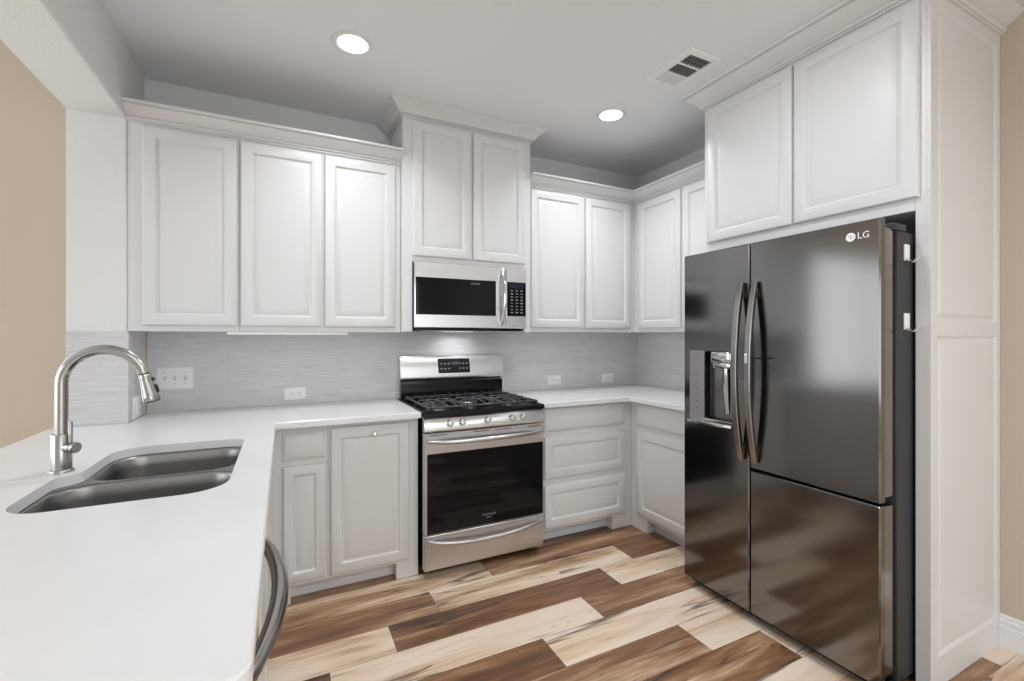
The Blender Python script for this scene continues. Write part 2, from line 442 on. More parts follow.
def window(name, axis, pos, a0, a1, z0, z1, n):  # unseen windows, added to carry light and reflections
    b = MB(); t = 0.05
    def bx(p, q, r, s_):
        if axis == 'y': b.box(p, q, pos - 0.07, pos - 0.03, r, s_)
        else: b.box(pos - 0.07, pos - 0.03, p, q, r, s_)
    bx(a0, a1, z0, z0 + t); bx(a0, a1, z1 - t, z1)
    for i in range(n + 1):
        c = a0 + t / 2 + (a1 - a0 - t) * i / n; bx(c - t / 2, c + t / 2, z0 + t, z1 - t)
    struct(name, b, 'trim')
window('added_window_1', 'y', -6.5, -3.15, -0.35, 0.35, 2.45, 3)
window('added_window_3', 'y', 0.1, -6.6, -4.13, 0.3, 2.3, 2)  # added for its bright reflection on the refrigerator door
window('added_window_2', 'x', -8.1, -4.9, -0.3, 0.35, 2.75, 4)

# baseboard on the tan wall
bbp = [(0, 0), (0.016, 0), (0.016, 0.088), (0.012, 0.092), (0.012, 0.095), (0.014, 0.099), (0.013, 0.112), (0.009, 0.118), (0.009, 0.121), (0.0095, 0.126), (0.006, 0.134), (0, 0.136)]
b = MB(); b.rings([[(-o - 0.0005, y, u + 0.001) for o, u in bbp] for y in (-2.2628, -6.5)])
struct('baseboard_right', b, 'trim', 'white moulded baseboard on the tan wall', angle=8)

# tile backsplash (back wall, right wall, left return, wall stub)
ZB0, ZB1 = 0.9145, 1.3505
struct('trim_1', MB().box(XL + 0.009, -0.0085, -0.008, -0.0005, ZB0, 1.37), 'splashx', 'grey tile backsplash on the back wall')
struct('trim_2', MB().box(-0.008, -0.0005, -1.235, -0.0005, ZB0, 1.37), 'splashy', 'grey tile backsplash on the right wall')
struct('trim_3', MB().box(XL + 0.0005, XL + 0.0085, YC - 0.0085, -0.0085, ZB0, 1.3505), 'splashy', 'grey tile backsplash on the left return')
struct('trim_4', MB().box(XO + 0.001, XL + 0.0003, YC - 0.0085, YC - 0.0008, ZB0, ZB1), 'splashx', 'pale grey tile on the wall stub')
struct('trim_5', MB().box(XL + 0.0088, XL + 0.0125, -0.0115, -0.0083, ZB0, 1.345), 'edge', 'tan caulk line in the left tile corner')

# ------------------------------------------------------------------ cabinets
def door_prof(sw=0.055):
    return [(0, 0), (0, 0.013), (0.0025, 0.0175), (0.007, 0.020), (sw - 0.005, 0.020), (sw - 0.002, 0.0190), (sw + 0.005, 0.0095),
            (sw + 0.009, 0.0085), (sw + 0.012, 0.0085), (sw + 0.013, 0.0105), (sw + 0.034, 0.0175), (sw + 0.037, 0.0178)]
SLAB = [(0, 0), (0, 0.010), (0.004, 0.012), (0.014, 0.0185), (0.018, 0.020)]
def door(name, x0, x1, z0, z1, yf, root, T=IDENT, sw=0.055, label=None):
    return obj(name, MB(T).rect_rings(x0, x1, z0, z1, yf - 0.0008, door_prof(sw)), 'cab', root, label)
def slab(name, x0, x1, z0, z1, yf, root, T=IDENT, label=None):
    return obj(name, MB(T).rect_rings(x0, x1, z0, z1, yf - 0.0008, SLAB), 'cab', root, label)
CROWN = [(0, 0), (0.011, 0), (0.011, 0.08), (0.006, 0.10), (0.015, 0.12), (0.022, 0.18), (0.022, 0.24), (0.016, 0.27), (0.024, 0.30), (0.036, 0.40), (0.052, 0.53),
         (0.067, 0.66), (0.074, 0.74), (0.074, 0.80), (0.070, 0.82), (0.086, 0.84), (0.090, 0.90), (0.090, 1.0), (0, 1.0)]
COVE = [(0, 0), (0.008, 0), (0.010, 0.07), (0.006, 0.09), (0.016, 0.11), (0.016, 0.17), (0.011, 0.19), (0.024, 0.21), (0.027, 0.28), (0.034, 0.42), (0.048, 0.60),
        (0.066, 0.78), (0.080, 0.90), (0.084, 0.94), (0.086, 1.0), (0, 1.0)]
def crown(path, z0, h, root, i0=0, i1=None, prof=CROWN):
    return obj('crown_molding', MB().sweep(path, [(o, u * h) for o, u in prof], z0, i0, i1), 'cab', root, angle=20)

YU = -0.31            # face of the wall cabinets
ZU0, ZU1 = 1.352, 2.362
GU = 'wall cabinets along the back wall'
t = thing('wall_cabinet', 'white single-door wall cabinet against the left wall', 'cabinet', (-3.20, -0.155, ZU0), GU)
obj('cabinet_body', MB().box(XL + 0.001, -2.9735, YU, -0.0095, ZU0, ZU1 + 0.02, 0.0015), 'cab', t)
door('door', -3.377, -2.983, 1.381, 2.346, YU, t)
LP = [(XL + 0.001, YU), (-2.973, YU), (-2.1325, YU)]
crown(LP, 2.360, 0.074, t, 0, 1)
t = thing('wall_cabinet', 'white two-door wall cabinet between the single-door one and the tall one', 'cabinet', (-2.55, -0.155, ZU0), GU)
obj('cabinet_body', MB().box(-2.9725, -2.1325, YU, -0.0095, ZU0, ZU1 + 0.02, 0.0015), 'cab', t)
door('door', -2.966, -2.572, 1.381, 2.346, YU, t)
door('door', -2.559, -2.166, 1.381, 2.346, YU, t)
crown(LP, 2.360, 0.074, t, 1, 2)
o = obj('under_cabinet_light', MB().box(-3.03, -2.435, -0.305, -0.262, 1.336, 1.3515, 0.003, 2), 'plastic', loc=(-2.73, -0.28, 1.336))
tag(o, 'thin white light bar under the two-door wall cabinet left of the range', 'light bar')

YT = -0.36
t = thing('tall_wall_cabinet', 'taller white two-door cabinet over the microwave, its crown touching the ceiling', 'cabinet', (-1.696, -0.18, 1.36), GU)
b = MB(); b.box(-2.131, -1.2655, YT, -0.0095, 1.7785, 2.66, 0.0015)
b.box(-2.131, -2.0725, YT, -0.0095, 1.355, 1.7805, 0.0015)
b.box(-1.3135, -1.2655, YT, -0.0095, 1.355, 1.7805, 0.0015)
obj('cabinet_body', b, 'cab', t)
door('door', -2.071, -1.698, 1.812, 2.622, YT, t)
door('door', -1.685, -1.3125, 1.812, 2.622, YT, t)
crown([(-2.131, -0.012), (-2.131, YT), (-1.2655, YT), (-1.2655, -0.012)], 2.638, HC - 2.638 - 0.001, t, prof=COVE)

t = thing('wall_cabinet', 'white two-door wall cabinet between the microwave and the corner', 'cabinet', (-0.78, -0.155, 1.36), GU)
obj('cabinet_body', MB().box(-1.2645, -0.0095, YU, -0.0095, 1.360, 2.382, 0.0015), 'cab', t)
door('door', -1.2425, -0.795, 1.389, 2.346, YU, t)
door('door', -0.785, -0.364, 1.389, 2.346, YU, t)
CP = [(-1.2645, YU), (YU, YU), (YU, -1.236)]
crown(CP, 2.360, 0.074, t, 0, 1)
t = thing('wall_cabinet', 'white wall cabinet on the right wall beside the refrigerator surround', 'cabinet', (-0.155, -0.78, 1.36))
obj('cabinet_body', MB(RW).box(-YU + 0.0005, 1.236, YU, -0.0095, 1.360, 2.382, 0.0015), 'cab', t)
door('door', 0.364, 0.786, 1.389, 2.346, YU, t, RW)
door('door', 0.806, 1.228, 1.389, 2.346, YU, t, RW)
crown(CP, 2.360, 0.074, t, 1, 2)

# refrigerator surround: two side panels, overhead cabinet with two doors, crown
XF = -0.61
YP = -2.262
t = thing('refrigerator_surround', 'tall white panelled surround with overhead cabinet framing the refrigerator', 'cabinet', (-0.3, -1.75, 0))
obj('cabinet_body', MB(RW).box(1.2605, 2.2155, XF, -0.0015, 1.806, 2.66, 0.0015), 'cab', t)
b = MB(); b.box(XF, -0.0015, YP + 0.012, -2.2165, 0.0005, 2.64)
prof = [(0, 0), (0, 0.012), (0.044, 0.012), (0.048, 0.0105), (0.053, 0.0045), (0.060, 0.0035)]
def panel_rect(bm_, x0, x1, z0, z1, fl, fr, fb, ft):
    lp = [[(x0, YP + .0125, z0), (x1, YP + .0125, z0), (x1, YP + .0125, z1), (x0, YP + .0125, z1)]]
    lp.append([(x0, YP, z0), (x1, YP, z0), (x1, YP, z1), (x0, YP, z1)])
    for k, d in ((0, 0), (0.003, 0.001), (0.012, 0.0095), (0.017, 0.0100), (0.019, 0.0090), (0.031, 0.0020), (0.034, 0.0018)):
        lp.append([(x0 + fl + k, YP + d, z0 + fb + k), (x1 - fr - k, YP + d, z0 + fb + k), (x1 - fr - k, YP + d, z1 - ft - k), (x0 + fl + k, YP + d, z1 - ft - k)])
    bm_.rings(lp)
panel_rect(b, XF, -0.0015, 0.0005, 1.357, 0.052, 0.030, 0.112, 0.026)
panel_rect(b, XF, -0.0015, 1.3571, 2.62, 0.052, 0.030, 0.026, 0.045)
obj('side_panel', b, 'cab', t, angle=25)
obj('side_panel', MB().box(XF, -0.0095, -1.2595, -1.2375, 0.0005, 2.62, 0.001), 'cab', t)
door('door', 1.2655, 1.7505, 1.853, 2.603, XF, t, RW)
door('door', 1.7585, 2.230, 1.853, 2.603, XF, t, RW)
crown([(-0.012, -1.2375), (XF, -1.2375), (XF, YP), (-0.0015, YP)], 2.618, HC - 2.618 - 0.001, t)

# base cabinets
YB = -0.575
ZT = 0.8825
GB = 'base cabinets along the back wall'
def base_body(x0, x1, T, root, legs, yw=-0.0095):
    b = MB(T); b.box(x0, x1, YB, yw, 0.088, ZT, 0.0015)
    for p, q in legs: b.box(p, q, YB + 0.001, -0.47, 0.0008, 0.0885)
    obj('cabinet_body', b, 'cab', root)
    obj('toe_kick', MB(T).box(x0, x1, -0.505, -0.485, 0.0008, 0.0878), 'cab', root)
t = thing('base_cabinet', 'narrow white base cabinet in the corner by the peninsula, drawer over slim door', 'cabinet', (-2.69, -0.29, 0), GB)
base_body(-2.829, -2.5635, IDENT, t, [(-2.829, -2.735)])
slab('drawer', -2.769, -2.575, 0.716, 0.846, YB, t)
door('door', -2.769, -2.575, 0.110, 0.686, YB, t, sw=0.047)
t = thing('base_cabinet', 'white base cabinet with one wide pull-out door and small knob, left of the range', 'cabinet', (-2.33, -0.29, 0), GB)
base_body(-2.5625, -2.0955, IDENT, t, [(-2.215, -2.0955)])
d = door('door', -2.551, -2.148, 0.106, 0.858, YB, t)
obj('knob', MB().lathe([(0.006, 0), (0.005, 0.010), (0.006, 0.014), (0.0125, 0.018), (0.014, 0.023), (0.011, 0.028), (0.004, 0.0295)],
    (-2.335, YB - 0.0205, 0.812), (0, -1, 0), 20), 'chrome', d, 'small chrome knob')
t = thing('base_cabinet', 'white three-drawer base cabinet right of the range', 'cabinet', (-0.95, -0.29, 0), GB)
base_body(-1.3265, -0.0095, IDENT, t, [(-1.3265, -1.302), (-0.74, -0.545)])
slab('drawer', -1.288, -0.645, 0.722, 0.868, YB, t)
door('drawer', -1.288, -0.645, 0.419, 0.684, YB, t)
door('drawer', -1.288, -0.645, 0.108, 0.381, YB, t)
t = thing('base_cabinet', 'white base cabinet on the right wall next to the refrigerator', 'cabinet', (-0.29, -0.9, 0))
base_body(0.5765, 1.2365, RW, t, [(0.5765, 0.735)])
slab('drawer', 0.652, 1.215, 0.720, 0.867, YB, t, RW)
door('door', 0.652, 1.215, 0.112, 0.682, YB, t, RW)
# peninsula: sink base
XP0 = 2.838          # face of the peninsula cabinets (x = -2.838)
t = thing('sink_base_cabinet', 'white sink base cabinet under the peninsula worktop', 'cabinet', (-3.14, -1.2, 0))
b = MB(PW)           # local: right = +y, depth = -x
def pw_box(bm_, y0, y1, x0, x1, z0, z1, bev=0.0): bm_.box(y0, y1, -x1, -x0, z0, z1, bev)
pw_box(b, -1.772, -1.750, XL + 0.001, -2.838, 0.09, ZT); pw_box(b, -0.60, -0.578, XL + 0.001, -2.838, 0.09, ZT)
pw_box(b, -1.75, -0.60, XL + 0.001, XL + 0.02, 0.09, ZT); pw_box(b, -1.75, -0.60, XL + 0.02, -2.858, 0.09, 0.11)
pw_box(b, -1.75, -0.60, -2.858, -2.838, 0.09, ZT)
obj('cabinet_body', b, 'cab', t)
b = MB(PW); pw_box(b, -1.772, -0.578, -2.93, -2.91, 0.0008, 0.0895); obj('toe_kick', b, 'cab', t)
door('door', -1.740, -1.225, 0.115, 0.86, XP0, t, PW)
door('door', -1.215, -0.665, 0.115, 0.86, XP0, t, PW)
o = obj('end_panel', MB().box(XL + 0.001, -2.838, -2.4425, -2.4245, 0.0008, ZT, 0.0015), 'cab', loc=(-3.14, -2.43, 0))
tag(o, 'plain white panel closing the open end of the peninsula', 'panel')

# ------------------------------------------------------------------ dishwasher under the peninsula
t = thing('dishwasher', 'dishwasher under the near end of the peninsula, its bowed handle showing past the worktop edge', 'dishwasher', (-3.14, -2.10, 0))
obj('appliance_body', MB().box(-3.40, -2.842, -2.420, -1.774, 0.10, 0.875), 'greybody', t)
obj('toe_kick', MB().box(-2.95, -2.92, -2.42, -1.776, 0.0008, 0.099), 'black', t)
dd = obj('door', MB().box(-2.8415, -2.822, -2.4185, -1.776, 0.115, 0.872, 0.004, 2), 'steel', t)
pts = []; 
for i in range(25):
    s = i / 24; yy = -1.805 + (-2.345 + 1.805) * s
    pts.append((-2.822 + 0.050 * (math.sin(PI * s) ** 0.75), yy, 0.825))
obj('handle', MB().tube(pts, [0.012 + 0.004 * math.sin(PI * i / 24) for i in range(25)], 14, 1.0, (0, 0, 1)), 'handlesteel', dd, 'bowed dark steel handle')

# ------------------------------------------------------------------ worktops
flat = lambda a, b_, d: (a, b_, d)
CUT = roundpoly([(-2.905, -1.648), (-2.905, -0.940), (-3.310, -0.940), (-3.312, -1.275), (-3.362, -1.322), (-3.362, -1.648)],
                [0.10, 0.055, 0.10, 0.05, 0.05, 0.09], 8)
outer = roundpoly([(XL + 0.0095, -0.0095), (-2.0945, -0.0095), (-2.0945, -0.6375), (-2.801, -0.6375), (-2.801, -2.462), (-3.702, -2.462),
                   (-3.702, YC - 0.0095), (XL + 0.0095, YC - 0.0095)][::-1], [0, 0, 0.03, 0.035, 0.004, 0, 0, 0], 6)
o = obj('worktop', MB().plate(outer, [CUT], 0.8835, 0.914, flat, 0.003), 'quartz', loc=(-2.9, -0.9, 0.8835), angle=30)
tag(o, 'white quartz worktop of the peninsula and left of the range, cut out for the sink', 'countertop')
outer = [(-1.3275, -0.0095), (-1.3275, -0.6375), (-0.6375, -0.6375), (-0.6375, -1.2345), (-0.0095, -1.2345), (-0.0095, -0.0095)]
o = obj('worktop', MB().plate(outer, [], 0.8835, 0.914, flat, 0.003), 'quartz', loc=(-0.6, -0.5, 0.8835), angle=30)
tag(o, 'white quartz corner worktop between the range and the refrigerator', 'countertop')

# ------------------------------------------------------------------ sink
t = thing('kitchen_sink', 'stainless undermount double-bowl sink set in the peninsula', 'sink', (-3.13, -1.29, 0.70))
B1 = (-3.357, -2.910, -1.643, -1.304, 0.085)
B2 = (-3.305, -2.910, -1.284, -0.945, 0.085)
def bowl(bx):
    x0, x1, y0, y1, r = bx; b = MB(); lp = []
    for ins, z in ((-0.004, 0.8812), (0.0, 0.8795), (0.003, 0.874), (0.006, 0.84), (0.012, 0.70), (0.020, 0.682), (0.036, 0.672), (0.06, 0.669)):
        lp.append([(a, c, z) for a, c in rrect(x0 + ins, x1 - ins, y0 + ins, y1 - ins, max(r - ins * 0.5, 0.02), 8)])
    b.rings(lp, cap0=False, cap1=False)
    # floor sloping to the drain
    n = len(lp[-1]); cx, cy = (x0 + x1) / 2, (y0 + y1) / 2
    dl = [(cx + 0.045 * math.cos(2 * PI * (k + .5) / n - PI * 3 / 4), cy + 0.045 * math.sin(2 * PI * (k + .5) / n - PI * 3 / 4), 0.664) for k in range(n)]
    b.rings([lp[-1], dl], False, False)
    o = obj('bowl', b, 'sinksteel', t, angle=50)
    obj('drain', MB().lathe([(0.048, 0.0), (0.046, 0.0025), (0.036, 0.001), (0.034, -0.006), (0.0, -0.006)][:4] + [(0.001, -0.006)], (cx, cy, 0.664), (0, 0, 1), 24), 'chrome', o)
bowl(B1); bowl(B2)
so = roundpoly([(-2.885, -1.668), (-2.885, -0.920), (-3.330, -0.920), (-3.332, -1.285), (-3.385, -1.315), (-3.385, -1.668)], 0.05, 5)
obj('rim', MB().plate(so, [rrect(B1[0] - .003, B1[1] + .003, B1[2] - .003, B1[3] + .003, .088, 8), rrect(B2[0] - .003, B2[1] + .003, B2[2] - .003, B2[3] + .003, .088, 8)],
    0.8775, 0.8825, flat), 'sinksteel', t)

# ------------------------------------------------------------------ faucet
FX, FY = -3.3715, -1.236
t = thing('kitchen_faucet', 'brushed nickel pull-down faucet with high arched spout behind the sink', 'faucet', (FX, FY, 0.914))
obj('base_plate', MB().lathe([(0.030, 0.0005), (0.030, 0.005), (0.028, 0.008), (0.024, 0.0085)], (FX, FY, 0.914), seg=32), 'nickel', t)
bd = obj('faucet_body', MB().lathe([(0.0247, 0.0086), (0.0247, 0.113), (0.0235, 0.1155), (0.0158, 0.116)], (FX, FY, 0.914), seg=32), 'nickel', t)
R = 0.102; z1 = 1.182
pts = [(FX, FY, 1.029 + (z1 - 1.029) * k / 4) for k in range(5)]
ang_end = math.radians(13)
for k in range(1, 21):
    a = PI - (PI - ang_end) * k / 20; pts.append((FX + R + R * math.cos(a), FY, z1 + R * math.sin(a)))
e = Vector(pts[-1]); dirn = Vector((math.sin(ang_end), 0, -math.cos(ang_end)))
obj('spout', MB().tube(pts, 0.0155, 20), 'nickel', t)
h = obj('spray_head', MB().tube([e + dirn * s for s in (0.0006, 0.004, 0.012, 0.042, 0.074, 0.089, 0.092)], [0.0145, 0.0162, 0.0162, 0.0190, 0.0225, 0.0245, 0.023], 22), 'nickel', t)
obj('spray_ring', MB().tube([e + dirn * s for s in (-0.002, 0.0004)], [0.0162, 0.0162], 22), 'rubber', h, 'thin black joint ring')
obj('spray_nozzle', MB().tube([e + dirn * s for s in (0.0922, 0.0942)], [0.021, 0.020], 22), 'rubber', h, 'black spray face')
side = Vector((math.cos(ang_end), 0, math.sin(ang_end)))
for s0, s1, off in ((0.016, 0.028, 0.0160), (0.040, 0.068, 0.0190)):
    b = MB(); c0, c1 = e + dirn * s0 + side * off, e + dirn * s1 + side * (off + 0.002)
    b.tube([c0, c0 + (c1 - c0) * 0.15, c0 + (c1 - c0) * 0.85, c1], [0.003, 0.0062, 0.0062, 0.003], 10)
    obj('spray_button', b, 'rubber', h, 'black spray button')
hd = Vector((0.80, -0.60, 0))
hc = Vector((FX, FY, 0.990))
obj('handle_stub', MB().tube([hc + hd * s for s in (0.020, 0.042, 0.0425, 0.046, 0.0465, 0.054, 0.056)], [0.0155, 0.0155, 0.0135, 0.0135, 0.0165, 0.0165, 0.014], 22), 'nickel', t)
lv = hc + hd * 0.034
obj('lever', MB().tube([lv + Vector((0, 0, z)) for z in (0.012, 0.03, 0.078, 0.080)], [0.0055, 0.0055, 0.0055, 0.0045], 12), 'nickel', t)

# ------------------------------------------------------------------ gas range
RX0, RX1 = -2.0845, -1.3355
YD = -0.66
t = thing('gas_range', 'stainless steel gas range with black cooktop and five front knobs', 'range', (-1.711, -0.33, 0))
b = MB(); b.box(RX0 + 0.003, RX1 - 0.003, -0.622, -0.02, 0.045, 0.893); b.box(RX0 + 0.03, RX1 - 0.03, -0.59, -0.05, 0.0305, 0.046)
obj('appliance_body', b, 'black', t)
for xx in (RX0 + 0.06, RX1 - 0.06):
    for yy in (-0.56, -0.08):
        obj('levelling_foot', MB().lathe([(0.018, 0.0006), (0.018, 0.010), (0.009, 0.012), (0.009, 0.0303)], (xx, yy, 0), seg=14), 'black', t)
# cooktop with a rolled front lip
cp = [(-0.095, 0.8935), (-0.095, 0.908), (-0.60, 0.908), (-0.635, 0.914), (-0.655, 0.914), (-0.668, 0.908), (-0.670, 0.898), (-0.670, 0.887), (-0.645, 0.8865), (-0.645, 0.8935)]
b = MB(); b.rings([[(x, y, z) for y, z in cp] for x in (RX0, RX1)])
b.box(RX0, RX0 + 0.012, -0.64, -0.095, 0.9075, 0.915, 0.003); b.box(RX1 - 0.012, RX1, -0.64, -0.095, 0.9075, 0.915, 0.003)
ct = obj('cooktop', b, 'black', t)
# five burners
BUR = [(-1.93, -0.47, 0.05), (-1.93, -0.23, 0.038), (-1.711, -0.36, 0.055), (-1.492, -0.47, 0.045), (-1.492, -0.23, 0.04)]
for x, y, r in BUR:
    br = obj('burner', MB().lathe([(r, 0.0), (r, 0.006), (r * 0.92, 0.009), (r * 0.7, 0.009)], (x, y, 0.9083), seg=24), 'steel', ct, 'steel burner ring')
    obj('burner_cap', MB().lathe([(r * 0.75, 0.0), (r * 0.78, 0.002), (r * 0.78, 0.007), (r * 0.7, 0.010), (r * 0.3, 0.0105)], (x, y, 0.9175), seg=24), 'iron', br, 'black burner cap')
# three cast-iron grates
def grate(x0, x1):
    b = MB(); z0, z1 = 0.924, 0.938; w = 0.0055
    y0, y1 = -0.628, -0.110
    def bar(pts, r=0.0062): b.tube(pts, r, 8)
    def hump(xa, xb, y):
        bar([(xa, y, 0.931), (xb, y, 0.931)])
    for y in (y0, y1): hump(x0, x1, y)
    n = 4
    for i in range(n + 1):
        x = x0 + (x1 - x0) * i / n
        ends = i in (0, n)
        if ends:
            bar([(x, y0, 0.931), (x, y1, 0.931)], 0.007)
        else:
            # raised finger with bent-down ends
            bar([(x, y0, 0.928), (x, y0 + 0.012, 0.940), (x, y0 + 0.05, 0.944), (x, -0.42, 0.944)], 0.0058)
            bar([(x, y1, 0.928), (x, y1 - 0.012, 0.940), (x, y1 - 0.05, 0.944), (x, -0.31, 0.944)], 0.0058)
    for y in (-0.47, -0.37, -0.24):
        bar([(x0, y, 0.929), (x0 + 0.02, y, 0.941), (x1 - 0.02, y, 0.941), (x1, y, 0.929)], 0.0055)
    for x in (x0, x1):
        for y in (y0 + 0.004, -0.37, y1 - 0.004):
            b.box(x - 0.007, x + 0.007, y - 0.008, y + 0.008, 0.9085, 0.930, 0.002)
    return obj('grate', b, 'iron', t, angle=50)
gw = (RX1 - RX0 - 0.05) / 3
for k in range(3):
    grate(RX0 + 0.025 + gw * k + 0.008, RX0 + 0.025 + gw * (k + 1) - 0.008)
# backguard
gp = [(-0.0135, 0.893), (-0.0135, 1.198), (-0.044, 1.200), (-0.052, 1.196), (-0.085, 1.055), (-0.082, 1.042), (-0.055, 1.028), (-0.050, 1.0)]
b = MB(); b.rings([[(x, y, z) for y, z in gp[:8] + [(-0.050, 0.9)]] for x in (RX0 + 0.005, RX1 - 0.001)])
bg = obj('backguard', b, 'steel', t)
b = MB(); b.rings([[(x, y, z) for y, z in ((-0.0505, 0.9085), (-0.0505, 1.0), (-0.057, 1.022), (-0.074, 1.024), (-0.078, 1.016), (-0.076, 0.935), (-0.094, 0.9085))] for x in (RX0 + 0.008, RX1 - 0.008)])
obj('backguard_vent', b, 'black', t, 'black lower band of the backguard')
sl = Vector((0, -0.033, -0.141)).normalized()          # down the sloping face
nv = Vector((0, -0.141, 0.033)).normalized()
org = Vector((-1.7075, -0.052, 1.196))
bgm = lambda a, b_, d: tuple(org + Vector((a, 0, 0)) - sl * b_ + nv * d)
dp = obj('display', MB().plate(rrect(-0.115, 0.115, -0.123, -0.022, 0.006, 3), [], 0.0003, 0.003, bgm, 0.001), 'display', t)
for sx in (-1, 1):
    for col in range(3):
        for row in range(2):
            a = sx * (0.040 + 0.026 * col); q = -0.058 - 0.034 * row
            obj('button_mark', MB().plate([(a - 0.007, q - 0.004), (a + 0.007, q - 0.004), (a + 0.007, q + 0.004), (a - 0.007, q + 0.004)], [], 0.0031, 0.0036, bgm), 'print', dp)
b = MB()
text_into(b, '12:00', 0.024, lambda a, c, d: bgm(a, c - 0.056, d + 0.0034), 0.0003)
obj('clock_digits', b, 'print', dp, 'pale clock digits')
# front control strip and knobs
fp = [(-0.6225, 0.805), (-0.6225, 0.8865), (-0.648, 0.8865), (-0.650, 0.884), (-0.668, 0.812), (-0.664, 0.805)]
b = MB(); b.rings([[(x, y, z) for y, z in fp] for x in (RX0 + 0.001, RX1 - 0.001)])
obj('control_panel', b, 'steel', t)
for x in (-1.937, -1.866, -1.713, -1.556, -1.486):
    kb = MB().lathe([(0.020, -0.002), (0.020, 0.004), (0.0175, 0.007), (0.0165, 0.024), (0.0145, 0.028), (0.004, 0.029)], (x, YD + 0.0005, 0.8445), (0, -1, 0.24), 24)
    kn = obj('knob', kb, 'knob', t, 'round silver burner knob')
    obj('knob_grip', MB().box(x - 0.0028, x + 0.0028, YD - 0.034, YD - 0.0255, 0.837, 0.866, 0.002), 'knob', kn)
# oven door
b = MB()
b.plate(rrect(RX0 + 0.002, RX1 - 0.002, 0.243, 0.797, 0.004, 3), [rrect(RX0 + 0.016, RX1 - 0.006, 0.2445, 0.684, 0.004, 3)], -0.6225, -0.6605, lambda a, c, d: (a, d, c), 0.003)
od = obj('oven_door', b, 'steelfront', t)
og = obj('oven_window', MB().plate(rrect(RX0 + 0.0165, RX1 - 0.0065, 0.2450, 0.6835, 0.004, 3), [], -0.626, -0.6595, lambda a, c, d: (a, d, c), 0.001), 'glass', od, 'black glass oven window')
for xa, xb in ((-2.055, -1.955), (-1.80, -1.70), (-1.66, -1.56), (-1.45, -1.36)):
    obj('vent_slot', MB().box(xa, xb, -0.6615, -0.6595, 0.783, 0.787), 'slot', od)
b = MB()
text_into(b, 'FRIGIDAIRE', 0.0165, lambda a, c, d: (-1.700 + a, -0.6603 - d, 0.300 + c), 0.0003)
b.box(-1.718, -1.682, -0.6607, -0.6598, 0.2825, 0.2855)
obj('logo', b, 'print', og, 'small pale maker lettering')
def bow(x0, x1, y, z, depth, sag, r, n=28):
    pts = [(x0, y, z)]
    rs = [r * 0.8]
    for i in range(n + 1):
        s = i / n; k = (1 - (2 * s - 1) ** 4)
        pts.append((x0 + 0.002 + (x1 - x0 - 0.004) * s, y - 0.004 - depth * k, z - sag * (1 - (2 * s - 1) ** 2))); rs.append(r * (0.85 + 0.3 * k))
    pts.append((x1, y, z)); rs.append(r * 0.8)
    return MB().tube(pts, rs, 14, 0.9)
obj('handle', bow(-2.064, -1.352, -0.6606, 0.752, 0.045, 0.004, 0.0125), 'satin', od, 'bowed stainless oven handle')
dw = obj('warming_drawer', MB().plate(rrect(RX0 + 0.002, RX1 - 0.002, 0.047, 0.237, 0.004, 3), [], -0.6225, -0.6605, lambda a, c, d: (a, d, c), 0.003), 'steelfront', t)
obj('handle', bow(-2.058, -1.350, -0.6606, 0.208, 0.030, 0.030, 0.0105), 'satin', dw, 'curved drawer handle')

# ------------------------------------------------------------------ over-the-range microwave
MX0, MX1, MY = -2.0695, -1.3165, -0.40
MZ0, MZ1 = 1.3805, 1.777
t = thing('microwave_oven', 'stainless over-the-range microwave with black window and keypad', 'microwave', (-1.696, -0.2, 1.362))
b = MB(); b.box(MX0, MX1, -0.372, -0.0115, MZ0 - 0.004, MZ1 - 0.0005); b.box(MX0 + 0.02, MX1 - 0.02, -0.37, -0.03, 1.364, MZ0 - 0.003)
obj('appliance_body', b, 'black', t)
fm = lambda a, c, d: (a, d, c)
XS = -1.466           # seam between the door and the control column
md = obj('door', MB().plate(rrect(MX0 + 0.001, XS - 0.001, MZ0, MZ1 - 0.0015, 0.004, 3), [rrect(-2.063, -1.540, 1.459, 1.684, 0.002, 2)], -0.3725, MY, fm, 0.003), 'steel', t)
mg = obj('door_window', MB().plate(rrect(-2.0625, -1.5405, 1.4595, 1.6835, 0.002, 2), [], -0.374, MY + 0.0008, fm, 0.0006), 'glass', md, 'black glass window')
b = MB(); text_into(b, 'FRIGIDAIRE', 0.0125, lambda a, c, d: (-1.683 + a, MY + 0.0002 - d, 1.659 + c), 0.0003)
obj('logo', b, 'print', mg, 'small pale maker lettering')
pts = [(-1.497, MY - 0.0005, 1.762)]; rs = [0.009]
for i in range(25):
    s = i / 24; k = 1 - (2 * s - 1) ** 2
    pts.append((-1.497, MY - 0.004 - 0.048 * k, 1.762 - 0.357 * s)); rs.append(0.0105 + 0.002 * k)
pts.append((-1.497, MY - 0.0005, 1.405)); rs.append(0.009)
obj('handle', MB().tube(pts, rs, 14, 1.0, (1, 0, 0)), 'chrome', md, 'bowed polished vertical handle')
cc = obj('control_column', MB().plate(rrect(XS + 0.001, MX1 - 0.001, MZ0, MZ1 - 0.0015, 0.004, 3), [rrect(-1.460, -1.3225, 1.461, 1.684, 0.002, 2)], -0.3725, MY, fm, 0.003), 'steel', t)
kp = obj('keypad', MB().plate(rrect(-1.4595, -1.323, 1.4615, 1.6835, 0.002, 2), [], -0.374, MY + 0.0008, fm, 0.0006), 'glass', cc, 'black touch keypad')
b = MB(); rk = random.Random(3)
for r_ in range(8):
    for c_ in range(3):
        x = -1.425 + 0.036 * c_; z = 1.628 - 0.0205 * r_; w = rk.choice((0.006, 0.008, 0.010)); hh = rk.choice((0.0025, 0.0035, 0.0042))
        b.box(x - w, x + w, MY - 0.0001, MY + 0.0007, z - hh, z + hh)
obj('keypad_marks', b, 'print', kp, 'pale key legends')
